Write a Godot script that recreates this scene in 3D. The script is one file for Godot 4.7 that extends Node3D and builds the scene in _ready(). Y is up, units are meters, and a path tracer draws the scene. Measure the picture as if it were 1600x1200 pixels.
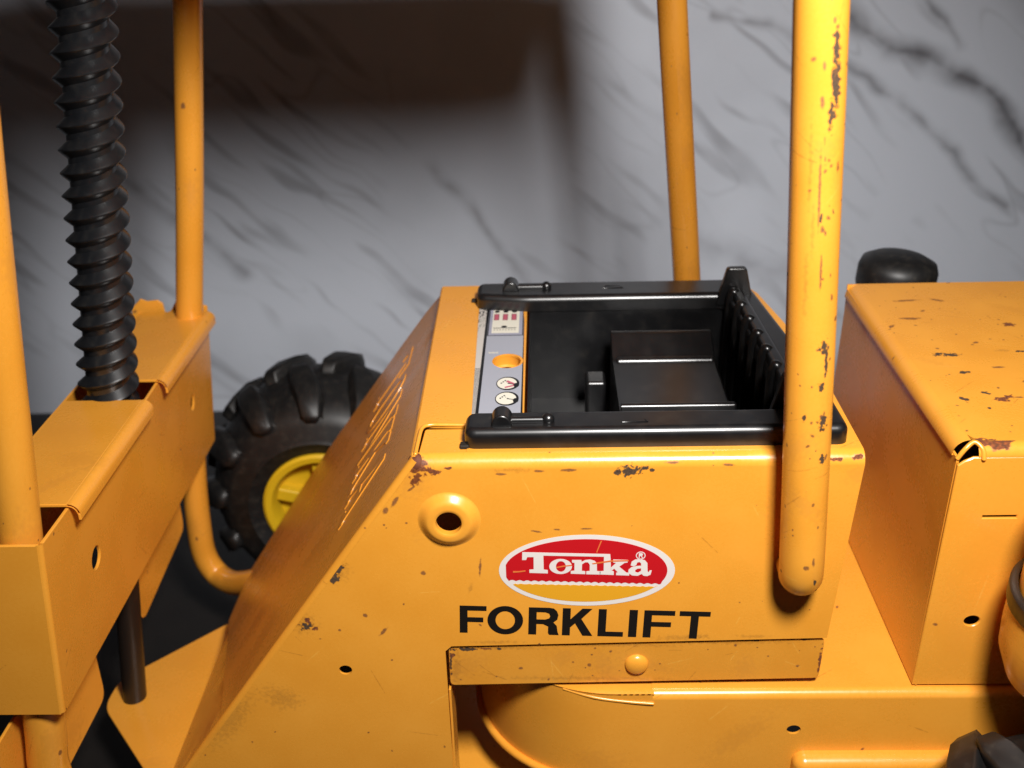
extends Node3D

const GROUND := -0.041
var truck: Node3D
var M := {}

# ------------------------------------------------------------------ mesh building
class MB:
	var v := PackedVector3Array()
	var n := PackedVector3Array()
	var uv := PackedVector2Array()

	func tri(a: Vector3, b: Vector3, c: Vector3, na: Vector3, nb: Vector3, nc: Vector3, ua := Vector2.ZERO, ub := Vector2.ZERO, uc := Vector2.ZERO) -> void:
		var g := (b - a).cross(c - a)
		if g.length_squared() < 1e-22:
			return
		if g.dot(na + nb + nc) > 0.0:
			v.append_array([a, c, b]); n.append_array([na, nc, nb]); uv.append_array([ua, uc, ub])
		else:
			v.append_array([a, b, c]); n.append_array([na, nb, nc]); uv.append_array([ua, ub, uc])

	func quad(a: Vector3, b: Vector3, c: Vector3, d: Vector3, nn: Vector3) -> void:
		tri(a, b, c, nn, nn, nn); tri(a, c, d, nn, nn, nn)

	func quad_n(a: Vector3, b: Vector3, c: Vector3, d: Vector3, na: Vector3, nb: Vector3, nc: Vector3, nd: Vector3, ua := Vector2.ZERO, ub := Vector2.ZERO, uc := Vector2.ZERO, ud := Vector2.ZERO) -> void:
		tri(a, b, c, na, nb, nc, ua, ub, uc); tri(a, c, d, na, nc, nd, ua, uc, ud)

	func mesh() -> ArrayMesh:
		var arr := []
		arr.resize(Mesh.ARRAY_MAX)
		arr[Mesh.ARRAY_VERTEX] = v
		arr[Mesh.ARRAY_NORMAL] = n
		arr[Mesh.ARRAY_TEX_UV] = uv
		var m := ArrayMesh.new()
		m.add_surface_from_arrays(Mesh.PRIMITIVE_TRIANGLES, arr)
		return m

	# a smooth surface through rows of points
	func grid(rows: Array, close_rows := false, close_cols := false, flip := false) -> void:
		var h := rows.size()
		var w: int = rows[0].size()
		var nn := []
		for i in h:
			var line := []
			line.resize(w); line.fill(Vector3.ZERO)
			nn.append(line)
		var hh := h if close_rows else h - 1
		var ww := w if close_cols else w - 1
		for i in hh:
			for j in ww:
				var i2 := (i + 1) % h
				var j2 := (j + 1) % w
				var f: Vector3 = (rows[i2][j2] - rows[i][j]).cross(rows[i2][j] - rows[i][j2])
				if flip:
					f = -f
				nn[i][j] += f; nn[i2][j] += f; nn[i][j2] += f; nn[i2][j2] += f
		for i in hh:
			for j in ww:
				var i2 := (i + 1) % h
				var j2 := (j + 1) % w
				quad_n(rows[i][j], rows[i][j2], rows[i2][j2], rows[i2][j], nn[i][j].normalized(), nn[i][j2].normalized(), nn[i2][j2].normalized(), nn[i2][j].normalized())

	# turned shape: profile of (radius, height) along the y axis of xf
	func lathe(profile: Array, xf: Transform3D, segs := 40, sharp := 40.0) -> void:
		var k := profile.size()
		var sn := []
		for i in k - 1:
			var d: Vector2 = (profile[i + 1] - profile[i]).normalized()
			sn.append(Vector2(d.y, -d.x))
		for i in k - 1:
			var n0: Vector2 = sn[i]
			var n1: Vector2 = sn[i]
			if i > 0 and rad_to_deg(absf(sn[i - 1].angle_to(sn[i]))) < sharp:
				n0 = (sn[i - 1] + sn[i]).normalized()
			if i < k - 2 and rad_to_deg(absf(sn[i + 1].angle_to(sn[i]))) < sharp:
				n1 = (sn[i + 1] + sn[i]).normalized()
			for s in segs:
				var a := TAU * s / segs
				var b := TAU * (s + 1) / segs
				var da := Vector3(cos(a), 0, sin(a))
				var db := Vector3(cos(b), 0, sin(b))
				var p0: Vector2 = profile[i]
				var p1: Vector2 = profile[i + 1]
				var up := Vector3.UP
				quad_n(xf * (da * p0.x + up * p0.y), xf * (db * p0.x + up * p0.y), xf * (db * p1.x + up * p1.y), xf * (da * p1.x + up * p1.y),
					xf.basis * (da * n0.x + up * n0.y), xf.basis * (db * n0.x + up * n0.y), xf.basis * (db * n1.x + up * n1.y), xf.basis * (da * n1.x + up * n1.y))

	# round bar along a path; u runs round it, v along it in metres
	func tube(path: Array, r: float, segs := 24, round_ends := true) -> void:
		var k := path.size()
		var t0: Vector3 = (path[1] - path[0]).normalized()
		var side := Vector3(0, 0, 1)
		if absf(t0.dot(side)) > 0.9:
			side = Vector3.RIGHT
		var rings := []
		var length := 0.0
		for i in k:
			var t: Vector3
			if i == 0:
				t = t0
			elif i == k - 1:
				t = (path[i] - path[i - 1]).normalized()
			else:
				t = ((path[i + 1] - path[i]).normalized() + (path[i] - path[i - 1]).normalized()).normalized()
			side = (side - t * side.dot(t)).normalized()
			var other := t.cross(side)
			if i > 0:
				length += (path[i] - path[i - 1]).length()
			if i == 0 and round_ends:
				for q in 4:
					var a := PI / 2 * (1.0 - q / 4.0)
					rings.append([path[0] - t * r * 0.7 * sin(a), side, other, r * cos(a), length, -t * sin(a), cos(a)])
			rings.append([path[i], side, other, r, length, Vector3.ZERO, 1.0])
			if i == k - 1 and round_ends:
				for q in 4:
					var a := PI / 2 * (q + 1) / 4.0
					rings.append([path[i] + t * r * 0.7 * sin(a), side, other, r * cos(a), length + r * sin(a), t * sin(a), cos(a)])
		for i in rings.size() - 1:
			for s in segs:
				var q := []
				for c in [[0, 0], [0, 1], [1, 1], [1, 0]]:
					var g: Array = rings[i + c[0]]
					var a: float = TAU * (s + c[1]) / segs
					var d: Vector3 = g[1] * cos(a) + g[2] * sin(a)
					q.append([g[0] + d * g[3], (d * g[6] + g[5]).normalized(), Vector2(float(s + c[1]) / segs, g[4])])
				quad_n(q[0][0], q[1][0], q[2][0], q[3][0], q[0][1], q[1][1], q[2][1], q[3][1], q[0][2], q[1][2], q[2][2], q[3][2])

	# rounded box
	func rbox(size: Vector3, r: float, xf: Transform3D, k := 3) -> void:
		var h := size / 2.0
		r = minf(r, minf(h.x, minf(h.y, h.z)) * 0.98)
		for axis in 3:
			for sgn in [-1.0, 1.0]:
				var u := (axis + 1) % 3
				var w := (axis + 2) % 3
				var cu := steps(h[u], r, k)
				var cw := steps(h[w], r, k)
				var pts := []
				for a in cu:
					var row := []
					for b in cw:
						var p := Vector3.ZERO
						p[axis] = h[axis] * sgn; p[u] = a; p[w] = b
						var c := p.clamp(-h + Vector3.ONE * r, h - Vector3.ONE * r)
						var d := (p - c).normalized()
						row.append([xf * (c + d * r), xf.basis * d])
					pts.append(row)
				for i in cu.size() - 1:
					for j in cw.size() - 1:
						quad_n(pts[i][j][0], pts[i + 1][j][0], pts[i + 1][j + 1][0], pts[i][j + 1][0], pts[i][j][1], pts[i + 1][j][1], pts[i + 1][j + 1][1], pts[i][j + 1][1])

	func steps(h: float, r: float, k: int) -> Array:
		var out := []
		for i in k + 1:
			out.append(-h + r * (1.0 - tan(PI / 4 * (1.0 - float(i) / k))))
		for i in k + 1:
			out.append(h - r * (1.0 - tan(PI / 4 * float(i) / k)))
		return out

	static func inset(p: PackedVector2Array, d: float) -> PackedVector2Array:
		var out := PackedVector2Array()
		var k := p.size()
		for i in k:
			var e0 := (p[i] - p[(i + k - 1) % k]).normalized()
			var e1 := (p[(i + 1) % k] - p[i]).normalized()
			var n0 := Vector2(-e0.y, e0.x)
			var n1 := Vector2(-e1.y, e1.x)
			var m := n0 + n1
			m = m / maxf(0.4, m.length_squared()) * 2.0
			out.append(p[i] + m * d)
		return out

	static func area(p: PackedVector2Array) -> float:
		var a := 0.0
		for i in p.size():
			a += p[i].cross(p[(i + 1) % p.size()])
		return a / 2.0

	static func fill(outer: PackedVector2Array, holes: Array) -> Array:
		# triangles (triples of points) of a polygon with holes, by cutting a hair-thin slit to every hole
		var poly := PackedVector2Array()
		for q in outer:
			poly.append(q * 1000.0)
		var left := []
		for hole in holes:
			var c := PackedVector2Array()
			for q in hole:
				c.append(q * 1000.0)
			if area(c) > 0:
				c.reverse()
			left.append(c)
		while left.size():
			var best := [1e9, 0, 0, 0]
			for hi in left.size():
				for j in left[hi].size():
					for i in poly.size():
						var d := poly[i].distance_squared_to(left[hi][j])
						if d < best[0]:
							var clear := true
							var a := poly[i].lerp(left[hi][j], 0.001)
							var b := poly[i].lerp(left[hi][j], 0.999)
							for other in [poly] + left:
								for e in other.size():
									if Geometry2D.segment_intersects_segment(a, b, other[e], other[(e + 1) % other.size()]) != null:
										clear = false
										break
								if not clear:
									break
							if clear:
								best = [d, hi, i, j]
			var h: PackedVector2Array = left[best[1]]
			left.remove_at(best[1])
			var at: int = best[2]
			var a: Vector2 = poly[at]
			var out := PackedVector2Array()
			for i in at + 1:
				out.append(poly[i])
			for j in h.size() + 1:
				out.append(h[(best[3] + j) % h.size()])
			for i in range(at, poly.size()):
				out.append(poly[i])
			poly = out
		var left_over := range(poly.size())
		var tris := []
		while left_over.size() > 2:
			var k := left_over.size()
			var ear := -1
			var sharpest := -1.0
			for i in k:
				var p := poly[left_over[(i + k - 1) % k]]
				var c := poly[left_over[i]]
				var e := poly[left_over[(i + 1) % k]]
				var turn := (c - p).cross(e - c)
				if turn <= 1e-9:
					if absf(turn) <= 1e-9 and (p.distance_to(e) < 1e-6 or (c - p).dot(e - c) > 0):
						ear = i
						sharpest = 9.0
						break
					continue
				var quality := turn / maxf(p.distance_squared_to(e), maxf(p.distance_squared_to(c), c.distance_squared_to(e)))
				if quality <= sharpest:
					continue
				var good := true
				for o in left_over:
					var q := poly[o]
					if q.is_equal_approx(p) or q.is_equal_approx(c) or q.is_equal_approx(e):
						continue
					if (c - p).cross(q - p) >= -1e-9 and (e - c).cross(q - c) >= -1e-9 and (p - e).cross(q - e) >= -1e-9:
						good = false
						break
				if good:
					ear = i
					sharpest = quality
			if ear < 0:
				# only slivers are left: drop the flattest corner
				var flattest := 1e9
				for i in k:
					var tt := absf((poly[left_over[i]] - poly[left_over[(i + k - 1) % k]]).cross(poly[left_over[(i + 1) % k]] - poly[left_over[i]]))
					if tt < flattest:
						flattest = tt
						ear = i
				left_over.remove_at(ear)
				continue
			tris.append_array([poly[left_over[(ear + k - 1) % k]] / 1000.0, poly[left_over[ear]] / 1000.0, poly[left_over[(ear + 1) % k]] / 1000.0])
			left_over.remove_at(ear)
		return tris

	# sheet metal: outline with holes in the local xy plane, front face at z = 0, back at z = -thick, front edges rounded by r
	func sheet(outline, holes: Array, thick: float, xf: Transform3D, r := 0.0, k := 1, uv_scale := Vector2.ONE, uv_off := Vector2.ZERO) -> void:
		var outer := PackedVector2Array(outline)
		if area(outer) < 0:
			outer.reverse()
		var hs := []
		for hole in holes:
			var c := PackedVector2Array(hole)
			if area(c) > 0:
				c.reverse()
			hs.append(c)
		var levels := []
		for i in k + 1:
			var a := PI / 2 * i / k
			levels.append([r * (1.0 - sin(a)), -r * (1.0 - cos(a))])
		if r == 0.0:
			levels = [[0.0, 0.0]]
		var rings := [outer] + hs
		var top_outer := inset(outer, levels[0][0])
		var top_holes := []
		for c in hs:
			top_holes.append(inset(c, levels[0][0]))
		var nz := xf.basis.z.normalized()
		var t := fill(top_outer, top_holes)
		for i in range(0, t.size(), 3):
			var q := []
			var u := []
			for j in 3:
				q.append(t[i + j]); u.append((t[i + j] - uv_off) * uv_scale)
			tri(xf * Vector3(q[0].x, q[0].y, 0), xf * Vector3(q[1].x, q[1].y, 0), xf * Vector3(q[2].x, q[2].y, 0), nz, nz, nz, u[0], u[1], u[2])
			if thick > 0.0:
				tri(xf * Vector3(q[0].x, q[0].y, -thick), xf * Vector3(q[1].x, q[1].y, -thick), xf * Vector3(q[2].x, q[2].y, -thick), -nz, -nz, -nz, u[0], u[1], u[2])
		if thick <= 0.0:
			return
		for ring in rings:
			var kk: int = ring.size()
			var vn := []
			var en := []
			for i in kk:
				var e: Vector2 = (ring[(i + 1) % kk] - ring[i]).normalized()
				en.append(Vector2(e.y, -e.x))
			for i in kk:
				var before: Vector2 = en[(i + kk - 1) % kk]
				var after: Vector2 = en[i]
				vn.append([before, after] if before.dot(after) < 0.8 else [(before + after).normalized(), (before + after).normalized()])
			var lv := []
			for l in levels:
				lv.append([inset(ring, l[0]), l[1], 0.0])
			for li in levels.size():
				lv[li][2] = (float(li) / (levels.size() - 1)) * PI / 2 if levels.size() > 1 else PI / 2
			if k == 1 and r > 0:
				lv[0][2] = PI / 4; lv[1][2] = PI / 4
			lv.append([inset(ring, levels[0][0]) if false else PackedVector2Array(ring), -thick, PI / 2])
			for li in lv.size() - 1:
				for i in kk:
					var j := (i + 1) % kk
					var a: Vector2 = lv[li][0][i]
					var b: Vector2 = lv[li][0][j]
					var c: Vector2 = lv[li + 1][0][j]
					var d: Vector2 = lv[li + 1][0][i]
					var t0: float = lv[li][2] if li < lv.size() - 2 else PI / 2
					var t1: float = lv[li + 1][2]
					var n0: Vector2 = vn[i][1]
					var n1: Vector2 = vn[j][0]
					var f := func(m: Vector2, ang: float) -> Vector3: return (xf.basis * Vector3(m.x * sin(ang), m.y * sin(ang), cos(ang))).normalized()
					quad_n(xf * Vector3(a.x, a.y, lv[li][1]), xf * Vector3(b.x, b.y, lv[li][1]), xf * Vector3(c.x, c.y, lv[li + 1][1]), xf * Vector3(d.x, d.y, lv[li + 1][1]),
						f.call(n0, t0), f.call(n1, t0), f.call(n1, t1), f.call(n0, t1),
						(a - uv_off) * uv_scale, (b - uv_off) * uv_scale, (c - uv_off) * uv_scale, (d - uv_off) * uv_scale)

	# the rounded fold between two faces that meet in the line a-b
	func fold(a: Vector3, b: Vector3, na: Vector3, nb: Vector3, r: float, k := 6, ua := Vector2.ZERO, ub := Vector2.ZERO, across := Vector2.ZERO) -> void:
		var phi := na.angle_to(nb)
		var shift := (na + nb) * (-r / (1.0 + na.dot(nb)))
		for i in k:
			var d0 := na.slerp(nb, float(i) / k)
			var d1 := na.slerp(nb, float(i + 1) / k)
			var o0 := across * (r * phi * i / k)
			var o1 := across * (r * phi * (i + 1) / k)
			quad_n(a + shift + d0 * r, b + shift + d0 * r, b + shift + d1 * r, a + shift + d1 * r, d0, d0, d1, d1, ua + o0, ub + o0, ub + o1, ua + o1)

	func ball(c: Vector3, r: float, k := 12) -> void:
		for i in k:
			for j in k * 2:
				var q := []
				for o in [[0, 0], [1, 0], [1, 1], [0, 1]]:
					var th: float = PI * (i + o[0]) / k
					var ph: float = PI * (j + o[1]) / k
					q.append(Vector3(sin(th) * cos(ph), cos(th), sin(th) * sin(ph)))
				quad_n(c + q[0] * r, c + q[1] * r, c + q[2] * r, c + q[3] * r, q[0], q[1], q[2], q[3])


func circle(c: Vector2, rx: float, ry := 0.0, k := 28, turn := 0.0) -> PackedVector2Array:
	var out := PackedVector2Array()
	for i in k:
		out.append(c + Vector2(cos(TAU * i / k) * rx, sin(TAU * i / k) * (ry if ry > 0.0 else rx)).rotated(turn))
	return out


func rounded(p: Array, r: float, k := 5) -> PackedVector2Array:
	var out := PackedVector2Array()
	for i in p.size():
		var a: Vector2 = p[(i + p.size() - 1) % p.size()]
		var b: Vector2 = p[i]
		var c: Vector2 = p[(i + 1) % p.size()]
		var d := minf(r, minf(a.distance_to(b), b.distance_to(c)) * 0.45)
		var s := b + (a - b).normalized() * d
		var e := b + (c - b).normalized() * d
		for j in k + 1:
			var t := float(j) / k
			out.append(s.lerp(b, t).lerp(b.lerp(e, t), t))
	return out


func frame(o: Vector3, x: Vector3, y: Vector3) -> Transform3D:
	x = x.normalized()
	var z := x.cross(y).normalized()
	return Transform3D(Basis(x, z.cross(x), z), o)


func smooth_path(p: Array, k := 8) -> Array:
	var out := []
	for i in p.size() - 1:
		var a: Vector3 = p[maxi(i - 1, 0)]
		var d: Vector3 = p[mini(i + 2, p.size() - 1)]
		for j in k:
			out.append(p[i].cubic_interpolate(p[i + 1], a, d, float(j) / k))
	out.append(p[-1])
	return out


func part(called: String, mb, m: Material, parent: Node3D) -> MeshInstance3D:
	var o := MeshInstance3D.new()
	o.name = called
	o.mesh = mb.mesh() if mb is MB else mb
	o.material_override = m
	if parent == truck:
		o.position = -truck.position
	parent.add_child(o, true)
	return o


func group_part(called: String, parent: Node3D) -> Node3D:
	var o := Node3D.new()
	o.name = called
	if parent == truck:
		o.position = -truck.position
	parent.add_child(o, true)
	return o

# ------------------------------------------------------------------ materials
func noise(seed_: int, freq: float, octaves := 3, kind := FastNoiseLite.TYPE_SIMPLEX_SMOOTH) -> FastNoiseLite:
	var f := FastNoiseLite.new()
	f.seed = seed_; f.frequency = freq; f.noise_type = kind; f.fractal_octaves = octaves
	return f


# enamel paint of w x h pixels: colour and roughness pictures with wear at given spots: [x, y, rx, ry, kind, turn] in pixels
# kinds: 0 bare dark steel, 1 rust, 2 dirty rub, 3 fine dark speck
func enamel(w: int, h: int, seed_: int, base: Color, spots: Array, specks: int, seamless := false) -> Array:
	var low := noise(seed_, 0.006, 3)
	var fine := noise(seed_ + 1, 0.12, 2)
	var a: PackedByteArray = (low.get_seamless_image(w, h) if seamless else low.get_image(w, h)).get_data()
	var b: PackedByteArray = (fine.get_seamless_image(w, h) if seamless else fine.get_image(w, h)).get_data()
	var rgb := PackedByteArray()
	var rough := PackedByteArray()
	rgb.resize(w * h * 3); rough.resize(w * h)
	var r0 := base.r8
	var g0 := base.g8
	var b0 := base.b8
	for i in w * h:
		var s := (a[i] - 128) * 0.025 + (b[i] - 128) * 0.012
		rgb[i * 3] = clampi(int(r0 + s), 0, 255)
		rgb[i * 3 + 1] = clampi(int(g0 + s * 1.2), 0, 255)
		rgb[i * 3 + 2] = clampi(int(b0 + s), 0, 255)
		rough[i] = clampi(int(72 + (a[i] - 128) * 0.16 + (b[i] - 128) * 0.08), 0, 255)
	var rng := RandomNumberGenerator.new()
	rng.seed = seed_
	var all := spots.duplicate()
	for i in specks:
		var size := rng.randf_range(1.0, 2.6) if rng.randf() < 0.85 else rng.randf_range(2.5, 5.0)
		all.append([rng.randf() * w, rng.randf() * h, size * rng.randf_range(0.7, 1.8), size, 3, rng.randf() * TAU])
	for i in int(specks * 0.35) + 6:
		var lean := rng.randfn() * 0.5 + (0.6 if rng.randf() < 0.5 else 2.6)
		all.append([rng.randf() * w, rng.randf() * h, rng.randf_range(8, 34), rng.randf_range(0.5, 0.9), 4, lean])
	for i in int(specks * 0.12) + 3:
		all.append([rng.randf() * w, rng.randf() * h, rng.randf_range(15, 60), rng.randf_range(8, 30), 5, rng.randf() * TAU])
	var edge := noise(seed_ + 2, 0.09, 4)
	var tone := noise(seed_ + 3, 0.25, 2)
	for s in all:
		var reach: float = maxf(s[2], s[3]) * 1.7 + 2
		var kind: int = s[4]
		var turn: float = s[5] if s.size() > 5 else 0.0
		for y in range(maxi(0, int(s[1] - reach)), mini(h, int(s[1] + reach) + 1)):
			for x in range(maxi(0, int(s[0] - reach)), mini(w, int(s[0] + reach) + 1)):
				var q := Vector2(x - s[0], y - s[1]).rotated(-turn)
				var d := Vector2(q.x / s[2], q.y / s[3]).length()
				if d > 1.7:
					continue
				d += edge.get_noise_2d(x, y) * (0.9 if kind != 3 else 0.4)
				var i := y * w + x
				var c := Color8(rgb[i * 3], rgb[i * 3 + 1], rgb[i * 3 + 2])
				var to := c
				var k := 0.0
				var n := tone.get_noise_2d(x, y)
				match kind:
					0:
						k = smoothstep(0.86, 0.7, d)
						to = Color(0.26 + n * 0.1, 0.18 + n * 0.08, 0.1 + n * 0.05)
						if d > 0.74 and d < 1.0 and n > 0.0:
							c = c.lerp(Color(0.62, 0.36, 0.1), 0.5)
					1:
						k = smoothstep(1.0, 0.6, d)
						to = Color(0.43 + n * 0.2, 0.21 + n * 0.1, 0.05 + n * 0.04)
					2:
						k = smoothstep(1.3, 0.1, d) * (0.2 + 0.12 * n)
						to = Color(0.45, 0.3, 0.14)
					3:
						k = smoothstep(1.1, 0.5, d) * 0.75
						to = Color(0.42 + n * 0.15, 0.24 + n * 0.1, 0.1)
					4:
						k = smoothstep(1.2, 0.6, d) * 0.3
						to = Color(0.5, 0.3, 0.1) if int(s[0]) % 3 else Color(1.0, 0.82, 0.45)
					5:
						k = smoothstep(1.4, 0.2, d) * 0.1
						to = Color(0.55, 0.33, 0.12)
				c = c.lerp(to, clampf(k, 0, 1))
				rgb[i * 3] = c.r8; rgb[i * 3 + 1] = c.g8; rgb[i * 3 + 2] = c.b8
				if kind == 5:
					rough[i] = int(lerpf(rough[i], 125, clampf(k * 7.0, 0, 1)))
				elif kind != 2 and kind != 4:
					rough[i] = int(lerpf(rough[i], 225, clampf(k, 0, 1)))
	return [ImageTexture.create_from_image(Image.create_from_data(w, h, false, Image.FORMAT_RGB8, rgb)), ImageTexture.create_from_image(Image.create_from_data(w, h, false, Image.FORMAT_L8, rough))]


func paint_material(pair: Array, triplanar := 0.0) -> StandardMaterial3D:
	var m := StandardMaterial3D.new()
	m.albedo_texture = pair[0]
	m.roughness = 1.0
	m.roughness_texture = pair[1]
	m.roughness_texture_channel = BaseMaterial3D.TEXTURE_CHANNEL_RED
	m.metallic_specular = 0.6
	if triplanar > 0.0:
		m.uv1_triplanar = true
		m.uv1_triplanar_sharpness = 6.0
		m.uv1_scale = Vector3.ONE / triplanar
	return m


func plain_material(c: Color, rough: float, dust := 0.0, seed_ := 1, size := 0.08) -> StandardMaterial3D:
	var m := StandardMaterial3D.new()
	m.roughness = rough
	if dust > 0.0:
		var t := NoiseTexture2D.new()
		t.width = 512; t.height = 512; t.seamless = true
		t.noise = noise(seed_, 0.012, 5)
		var g := Gradient.new()
		g.offsets = PackedFloat32Array([0.0, 0.5, 0.8, 1.0])
		var d := Color(0.42, 0.38, 0.32)
		g.colors = PackedColorArray([c.darkened(0.2), c, c.lerp(d, dust * 0.45), c.lerp(d, dust)])
		t.color_ramp = g
		m.albedo_texture = t
		m.uv1_triplanar = true
		m.uv1_scale = Vector3.ONE / size
	else:
		m.albedo_color = c
	return m


func marble() -> StandardMaterial3D:
	# 1.2 m x 0.6 m of printed marble, x from -0.6, y from GROUND
	var w := 1200
	var h := 600
	var wisps := noise(11, 1.0, 2)
	var warp := noise(12, 0.008, 3)
	var cloud := noise(13, 0.005, 4)
	var grain := noise(14, 0.3, 2)
	var dark := PackedFloat32Array()
	dark.resize(w * h)
	for y in h:
		for x in w:
			var bend := warp.get_noise_2d(x, y) * 9.0
			var across := x * 0.66 - y * 0.75 + bend
			var along := x * 0.75 + y * 0.66
			var wisp := smoothstep(0.1, 0.62, wisps.get_noise_2d(across * 0.05, along * 0.0075))
			var thread := maxf(0.0, 1.0 - absf(wisps.get_noise_2d(across * 0.016 + 40.0, along * 0.0035)) * 16.0)
			var patch := clampf(cloud.get_noise_2d(x + 300, y) * 2.2 + 0.4, 0, 1)
			dark[y * w + x] = wisp * patch * 0.23 + thread * thread * patch * 0.12 + maxf(0.0, cloud.get_noise_2d(x, y)) * 0.12 + grain.get_noise_2d(x, y) * 0.008
	# the heavy veins, metres: a line of points, width, strength
	var veins := [
		[[Vector2(0.15, 0.285), Vector2(0.196, 0.25), Vector2(0.222, 0.228), Vector2(0.248, 0.218), Vector2(0.272, 0.208), Vector2(0.298, 0.19), Vector2(0.318, 0.17), Vector2(0.345, 0.135)], 0.008, 0.72],
		[[Vector2(0.248, 0.255), Vector2(0.265, 0.238), Vector2(0.277, 0.222)], 0.0045, 0.6],
		[[Vector2(0.11, 0.25), Vector2(0.16, 0.232), Vector2(0.2, 0.215), Vector2(0.24, 0.192), Vector2(0.262, 0.172), Vector2(0.285, 0.155), Vector2(0.3, 0.13), Vector2(0.32, 0.112)], 0.005, 0.42],
		[[Vector2(-0.08, 0.15), Vector2(-0.05, 0.118), Vector2(-0.03, 0.085), Vector2(-0.005, 0.05)], 0.006, 0.32],
		[[Vector2(-0.3, 0.15), Vector2(-0.26, 0.105), Vector2(-0.22, 0.07)], 0.007, 0.32],
		[[Vector2(0.1, 0.095), Vector2(0.14, 0.078), Vector2(0.18, 0.065)], 0.014, 0.22],
		[[Vector2(0.3, 0.265), Vector2(0.33, 0.245), Vector2(0.36, 0.21)], 0.012, 0.3],
	]
	var rough := noise(15, 0.03, 3)
	for vein in veins:
		var pts: Array = vein[0]
		for i in pts.size() - 1:
			var a := Vector2((pts[i].x + 0.6) * 1000, (0.6 + GROUND - pts[i].y) * 1000)
			var b := Vector2((pts[i + 1].x + 0.6) * 1000, (0.6 + GROUND - pts[i + 1].y) * 1000)
			var wd: float = vein[1] * 760
			for y in range(maxi(0, int(minf(a.y, b.y) - wd * 3)), mini(h, int(maxf(a.y, b.y) + wd * 3))):
				for x in range(maxi(0, int(minf(a.x, b.x) - wd * 3)), mini(w, int(maxf(a.x, b.x) + wd * 3))):
					var p := Vector2(x + warp.get_noise_2d(x * 1.5, y * 1.5) * 7, y + warp.get_noise_2d(y * 1.5, x * 1.5) * 7)
					var d := p.distance_to(Geometry2D.get_closest_point_to_segment(p, a, b)) / wd
					if d < 2.0:
						var n := rough.get_noise_2d(x, y)
						var k: float = vein[2] * 0.78 * pow(maxf(0, 1.0 - d / 2.0), 1.8) * clampf(0.9 + n * 0.8, 0.2, 1.2)
						dark[y * w + x] = maxf(dark[y * w + x], k)
	var rgb := PackedByteArray()
	rgb.resize(w * h * 3)
	for i in w * h:
		var k := clampf(dark[i], 0, 0.9)
		var c := Color(0.87, 0.895, 0.94).lerp(Color(0.22, 0.21, 0.22), k)
		rgb[i * 3] = c.r8; rgb[i * 3 + 1] = c.g8; rgb[i * 3 + 2] = c.b8
	var m := StandardMaterial3D.new()
	m.albedo_texture = ImageTexture.create_from_image(Image.create_from_data(w, h, false, Image.FORMAT_RGB8, rgb))
	m.roughness = 0.45
	return m


func decal_picture() -> ImageTexture:
	# instrument sticker of the dashboard, 200 x 700: u from the front edge to the seat, v from the far end to the near end
	var w := 200
	var h := 700
	var im := Image.create(w, h, false, Image.FORMAT_RGB8)
	var grey := Color(0.62, 0.63, 0.67)
	var ink := Color(0.07, 0.07, 0.08)
	var cream := Color(0.86, 0.84, 0.78)
	var pink := Color(0.72, 0.36, 0.42)
	im.fill(grey)
	im.fill_rect(Rect2i(0, 0, 34, h), Color(0.76, 0.73, 0.7))
	im.fill_rect(Rect2i(34, 0, 11, h), ink)
	im.fill_rect(Rect2i(194, 0, 6, h), ink)
	for i in 44:
		im.fill_rect(Rect2i(6, 430 + i * 6, 28, 2), ink)
	var f := noise(31, 0.05, 4)
	for y in h:
		for x in 34:
			var n := f.get_noise_2d(x * 2, y)
			if n > 0.18 and (x < 8 or y < 160):
				im.set_pixel(x, y, ink.lerp(Color(0.5, 0.48, 0.42), 0.25) if x < 7 or y < 90 else Color(0.55, 0.55, 0.5))
	im.fill_rect(Rect2i(46, 8, 147, 214), ink)
	im.fill_rect(Rect2i(50, 12, 139, 206), Color(0.6, 0.6, 0.66))
	im.fill_rect(Rect2i(62, 24, 113, 180), cream)
	for i in 3:
		blot(im, Vector2(78 + i * 37, 48), Vector2(11, 8), ink)
		im.fill_rect(Rect2i(67 + i * 37, 66, 22, 46), Color(0.5, 0.3, 0.34))
		im.fill_rect(Rect2i(70 + i * 37, 69, 16, 40), pink)
	blot(im, Vector2(112, 158), Vector2(12, 7), ink)
	im.fill_rect(Rect2i(68, 166, 96, 4), ink)
	for i in 8:
		im.fill_rect(Rect2i(70 + i * 12, 178, 6, 6), Color(0.55, 0.53, 0.48))
	for k in 2:
		var c := Vector2(142, 520 + k * 84)
		blot(im, c, Vector2(43, 38), ink)
		blot(im, c - Vector2(3, 1), Vector2(37, 32), cream)
		for i in 5:
			blot(im, c + Vector2(-24 + i * 7, -16 + absf(i - 2.0) * 7), Vector2(3, 3), ink)
		for t in 60:
			var a := t / 60.0
			im.fill_rect(Rect2i(int(c.x - 4 + a * 34), int(c.y - 16 + a * 22), 5, 9), pink if k == 0 else cream)
			im.fill_rect(Rect2i(int(c.x - 10 + a * 36), int(c.y + 20 - a * 12), 3, 7), pink if k == 0 else cream)
		for t in 30:
			im.fill_rect(Rect2i(int(c.x + t), int(c.y + t * 0.2), 3, 3), ink)
		blot(im, c + Vector2(32, 10), Vector2(10, 12), ink)
	for i in 26:
		blot(im, Vector2(60 + i * 1.4, 330 + absf(sin(i * 1.7)) * 6), Vector2(3, 2), Color(0.8, 0.78, 0.72))
	return ImageTexture.create_from_image(im)


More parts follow.
